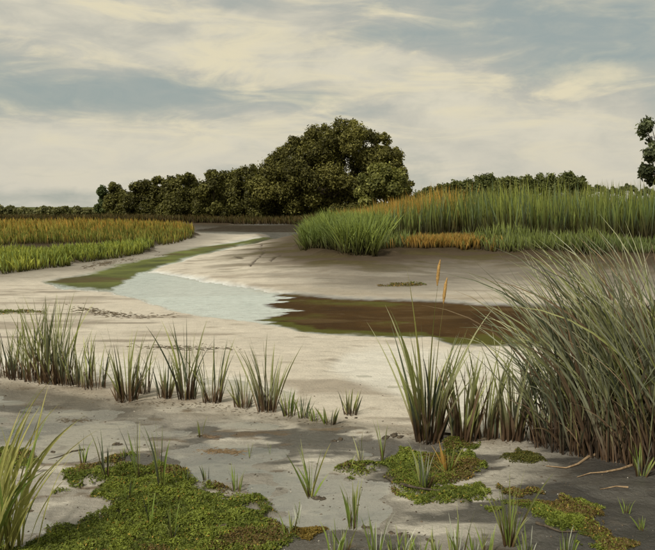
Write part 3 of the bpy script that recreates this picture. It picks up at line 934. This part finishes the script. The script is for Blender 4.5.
# ------------------------------------------------------------------ ground-cover mats
def mat_cover(k, name, label, n, size, cols, tall=1.0):
    P = np.array(MATS[k])
    x0, x1 = P[:, 0].min() - 14, P[:, 0].max() + 14
    y0, y1 = P[:, 1].min() - (9 if k not in 'GH' else 1), min(P[:, 1].max() + (9 if k not in 'GH' else 1), 640)
    Xs, Ys = np.empty(0), np.empty(0)
    c4 = [G(x, y) for x in (x0, x1) for y in (y0, y1)]
    lx, hx = min(c[0] for c in c4), max(c[0] for c in c4); ly, hy = min(c[1] for c in c4), max(c[1] for c in c4)
    while len(Xs) < n:
        m = n * 2
        X = lx + rng.random(m) * (hx - lx); Y = ly + rng.random(m) * (hy - ly)
        px, py = chart(X, Y)
        s = mat_s(k, X, Y, px, py)
        dn = fbm(X / .11, Y / .11, 301, 4)
        edge = np.clip(s / 7, 0, 1)
        kk = (s > -.5) & (rng.random(m) < (.25 + .75 * edge) * (.5 + 1.0 * sst(dn, -.45, .15)))
        Xs = np.concatenate([Xs, X[kk]]); Ys = np.concatenate([Ys, Y[kk]])
    X, Y = Xs[:n], Ys[:n]
    Z = land(X, Y)
    dn = fbm(X / .10, Y / .10, 305, 4); d2 = fbm(X / .45, Y / .35, 307, 3)
    up = .4 + 1.0 * sst(dn, -.3, .5)
    zz = Z + size * .2 + size * 1.3 * rng.random(n) * up * tall
    p = np.stack([X, Y, zz], 1)
    nr = rng.normal(size=(n, 3)) * .8 + np.array([0, 0, .9]); nr /= np.linalg.norm(nr, axis=1)[:, None]
    a = np.cross(nr, rng.normal(size=(n, 3))); a /= np.linalg.norm(a, axis=1)[:, None]
    b = np.cross(nr, a)
    s = size * (.5 + .8 * rng.random(n))
    a *= s[:, None]; b *= (s * .42)[:, None]
    V = np.stack([p - a, p + b, p + a + nr * (s * .35)[:, None], p - b], 1).reshape(-1, 3)
    f = np.arange(n)[:, None] * 4
    faces = np.concatenate([f + np.array([[0, 1, 2]]), f + np.array([[0, 2, 3]])], 0)
    c0, c1, c2, c3 = [np.array(q) for q in cols]
    t = np.clip(.5 + .8 * dn + .2 * rng.normal(size=n), 0, 1)[:, None]
    c = c0 * (1 - t) + c1 * t
    c = np.where((sst(d2, .0, .3) * .8 > rng.random(n))[:, None], c2, c)
    fl = (rng.random(n) < .02 + .05 * (dn > .45))[:, None]
    c = np.where(fl, c3, c) * (.7 + .6 * rng.random((n, 1)))
    c = np.concatenate([c, np.ones((n, 1))], 1).repeat(4, 0)
    tag(link(name, mesh_np(name, V, faces, M['mat'], c)), label, 'ground cover', None, 'stuff')


GC = ((.075, .095, .018), (.215, .25, .042), (.15, .105, .038), (.42, .27, .06))
OC = ((.13, .085, .020), (.24, .17, .040), (.12, .12, .03), (.40, .25, .06))
mat_cover('A', 'marsh_mat', 'large lumpy green mat of low plants below the arching grass', 70000, .011, GC)
mat_cover('B', 'marsh_mat', 'low green plant mat below the cattail clump', 22000, .011, GC)
mat_cover('C', 'marsh_mat', 'long green plant mat with orange flecks trailing towards the muddy corner', 26000, .011, GC)
mat_cover('D', 'marsh_mat', 'small isolated olive plant cushion before the shallows', 3000, .010, ((.06, .06, .015), (.13, .13, .03), (.16, .1, .03), (.4, .25, .06)))
mat_cover('E', 'marsh_mat', 'light green plant mat behind the arching grass', 4500, .012, GC)
mat_cover('F', 'marsh_mat', 'small straw coloured plant patch off the end of the large mat', 1600, .010, OC)
mat_cover('G', 'weed_strip', 'thin green weed strip on the far mud slope', 500, .03, GC, .5)
mat_cover('H', 'weed_strip', 'thin green weed strip on the sand behind the dense reed cluster', 1100, .02, GC, .5)


# ------------------------------------------------------------------ clods, sticks and wrack
def clod_mesh(seed):
    r = random.Random(seed)
    V, Fc = [], []
    nu, nv = 9, 5
    for j in range(nv):
        th = (j / (nv - 1)) * math.pi * .62
        for i in range(nu):
            a = 2 * math.pi * i / nu
            q = 1 + r.uniform(-.28, .28)
            V.append((math.sin(th) * math.cos(a) * q, math.sin(th) * math.sin(a) * q * .8, math.cos(th) * .6 * q + .05))
    for j in range(nv - 1):
        for i in range(nu):
            k = (i + 1) % nu
            Fc.append((j * nu + i, (j + 1) * nu + i, (j + 1) * nu + k, j * nu + k))
    return mesh_np('clod', V, Fc, M['clod'], None, True)


CL = [clod_mesh(s) for s in range(5)]
clods = [(199.5, 436, .018), (318, 498, .03), (323, 498.5, .022), (386, 437, .035), (394, 435, .04), (400, 437, .03), (334, 441, .025), (340, 439, .03),
         (53, 452, .02), (116, 444, .025), (120, 444.5, .018), (364, 527, .022), (369, 527.5, .018), (392, 533, .02), (400, 534.5, .022), (408, 536.5, .02),
         (428, 540, .02), (432, 541, .02), (488, 509.5, .02), (495, 511, .018), (518, 513, .02), (262, 405, .03), (346, 418, .02), (356, 418, .018), (30, 511, .02), (26, 510, .025)]
for i, (px, py, s) in enumerate(clods):
    x, y, z = place(px, py)
    o = link('mud_clod', CL[i % 5], None, (x, y, z - s * .12)); o.scale = (s * 1.3, s, s * .8); o.rotation_euler = (0, 0, random.uniform(0, 6))
    tag(o, 'small dark mud clod lying on the pale wet mud', 'mud clod', 'scattered mud clods')


def stick(label, pix, r, mat='wood', group=None, name='stick'):
    pts = []
    for px, py in pix:
        x, y, z = place(px, py); pts.append((x, y, max(z, 0) + r * .6))
    b = pts[0]
    pl = [(p[0] - b[0], p[1] - b[1], p[2] - b[2]) for p in pts]
    rad = [r * (1 - .75 * i / (len(pl) - 1)) for i in range(len(pl))]
    v, f = tube(pl, rad, 7)
    tag(link(name, mesh_np(name, v, f, M[mat], None, True), None, b), label, 'stick', group)


stick('thin bent brown root running out from the foot of the great reed stand', [(598, 455), (588, 458), (578, 465), (566, 469), (546, 467)], .014)
stick('long pale brown root on dark mud below the great reed stand', [(632, 466), (620, 470), (604, 473), (590, 474), (577, 478)], .011)
stick('short pale twig on the dark mud below the great reed stand', [(628, 488), (616, 487), (600, 490)], .008)
stick('dark stick lying across the large green mat', [(226, 526), (212, 530), (198, 534), (190, 536)], .010, 'clod')
stick('brown twig lying on wet mud behind the large green mat', [(85, 450), (72, 452), (60, 457), (48, 460)], .009, 'clod')
stick('dark stick half sunk in the mud before the mat below the cattails', [(384, 477), (392, 482), (402, 485), (416, 489), (436, 492), (450, 491)], .016, 'clod')
stick('dark peaty ridge stick at the foot of the cattail clump', [(430, 436), (440, 434), (452, 435), (468, 433)], .016, 'clod')
stick('dark crooked stick along the front edge of the mat with orange flecks', [(536, 524), (548, 528), (560, 530), (585, 533)], .012, 'clod')


def wrack(label, pts_px, n, wid_px, size, cols=((.05, .038, .024), (.13, .10, .06))):
    """strands of drifted weed along a line"""
    L = np.array(pts_px, float)
    u = np.clip(.5 + .26 * rng.normal(size=n) + .1 * np.sin(rng.integers(0, 5, n) * 1.7), 0, .9999) * (len(L) - 1)
    seg = u.astype(int); t = u - seg
    px = L[seg, 0] * (1 - t) + L[seg + 1, 0] * t + rng.normal(size=n) * wid_px * 2.2
    py = L[seg, 1] * (1 - t) + L[seg + 1, 1] * t + rng.normal(size=n) * wid_px * .5 * (.3 + rng.random(n))
    X, Y = G(px, py)
    Z = np.maximum(land(X, Y), 0) + .002
    phi = rng.normal(size=n) * .6
    a = np.stack([np.cos(phi), np.sin(phi), rng.normal(size=n) * .12], 1)
    b = np.stack([-np.sin(phi), np.cos(phi), .5 * np.ones(n)], 1)
    s = size * .62 * (.4 + rng.random(n) ** 2 * 1.6)
    p = np.stack([X, Y, Z], 1)
    a *= s[:, None]; b *= (s * .13)[:, None]
    V = np.stack([p - a, p - b * .4, p + a, p + b + np.array([0, 0, 1]) * (s * .12)[:, None]], 1).reshape(-1, 3)
    f = np.arange(n)[:, None] * 4
    faces = np.concatenate([f + np.array([[0, 1, 2]]), f + np.array([[0, 2, 3]])], 0)
    k = rng.random((n, 1))
    c = np.array(cols[0]) * (1 - k) + np.array(cols[1]) * k
    c = np.concatenate([c, np.ones((n, 1))], 1).repeat(4, 0)
    tag(link('wrack_line', mesh_np('wrack_line', V, faces, M['wrack'], c)), label, 'wrack', None, 'stuff')


wrack('long dark wrack line on the pale flat opposite the grassy bank', [(78, 309), (90, 312), (108, 316), (130, 318), (172, 319)], 420, 3.0, .06)
wrack('brown wrack belt behind the tall narrow reed tuft', [(138, 349), (168, 350), (200, 351), (232, 352)], 300, 3.0, .045)
wrack('dark wrack scraps at the grassy bank foot', [(84, 270), (98, 267), (112, 264), (158, 257)], 260, 2.0, .09)
wrack('brown wrack patch on grey mud beyond the large green mat', [(205, 450), (222, 452), (238, 453)], 420, 3.0, .025, ((.10, .065, .03), (.22, .15, .08)))
wrack('thin brown wrack streak before the line of small tufts', [(200, 436), (210, 438), (220, 440)], 160, 1.5, .02, ((.08, .05, .03), (.2, .14, .08)))
wrack('dark wrack streak near the foot of the broad brown footed tuft', [(60, 420), (75, 421), (88, 421)], 260, 3.0, .02)
wrack('dark wrack along the lip where the short reed tufts stand', [(0, 387), (60, 390), (120, 404), (180, 406), (240, 413), (300, 421), (340, 426)], 500, 5.0, .02)
wrack('dark wrack along the lip below the cattail clump', [(400, 438), (440, 441), (500, 443), (560, 446), (640, 460)], 500, 6.0, .02)


def crumbs(n=6500):
    """crumbs of mud, shell and stalk strewn over the near mud"""
    Y = np.exp(rng.uniform(math.log(3.0), math.log(11.0), n)); X = rng.uniform(-.6, .6, n) * Y
    px, py = chart(X, Y)
    k = (fbm(X / .5, Y / .3, 401, 4) + .35 * rng.random(n) > .12) & (py > 385)
    X, Y = X[k], Y[k]; n = len(X)
    Z = np.maximum(land(X, Y), -.004)
    r = .0022 + .007 * rng.random(n) ** 4
    d = np.array([(1, 0, 0), (0, 1, 0), (-1, 0, 0), (0, -1, 0), (0, 0, .8), (0, 0, -.5)], float)
    a = rng.random(n) * 6.28
    c_, s_ = np.cos(a), np.sin(a)
    st = 1 + 1.6 * rng.random(n) ** 2
    V = np.stack([np.stack([X + r * (q[0] * st * c_ - q[1] * s_), Y + r * (q[0] * st * s_ + q[1] * c_), Z + r * q[2]], 1) for q in d], 1)
    V = V + rng.normal(size=V.shape) * (r * .18)[:, None, None]
    f = np.arange(n)[:, None] * 6
    T = ((0, 1, 4), (1, 2, 4), (2, 3, 4), (3, 0, 4), (1, 0, 5), (2, 1, 5), (3, 2, 5), (0, 3, 5))
    faces = np.concatenate([f + np.array([t]) for t in T], 0)
    k = rng.random((n, 1))
    c = np.array((.05, .038, .026)) * (1 - k) + np.array((.17, .13, .09)) * k
    c = np.where(rng.random((n, 1)) < .12, np.array((.5, .46, .38)), c)
    c = np.concatenate([c, np.ones((n, 1))], 1).repeat(6, 0)
    tag(link('mud_crumbs', mesh_np('mud_crumbs', V.reshape(-1, 3), faces, M['wrack'], c)),
        'tiny crumbs of mud and shell strewn over the near wet mud', 'debris', None, 'stuff')


crumbs()
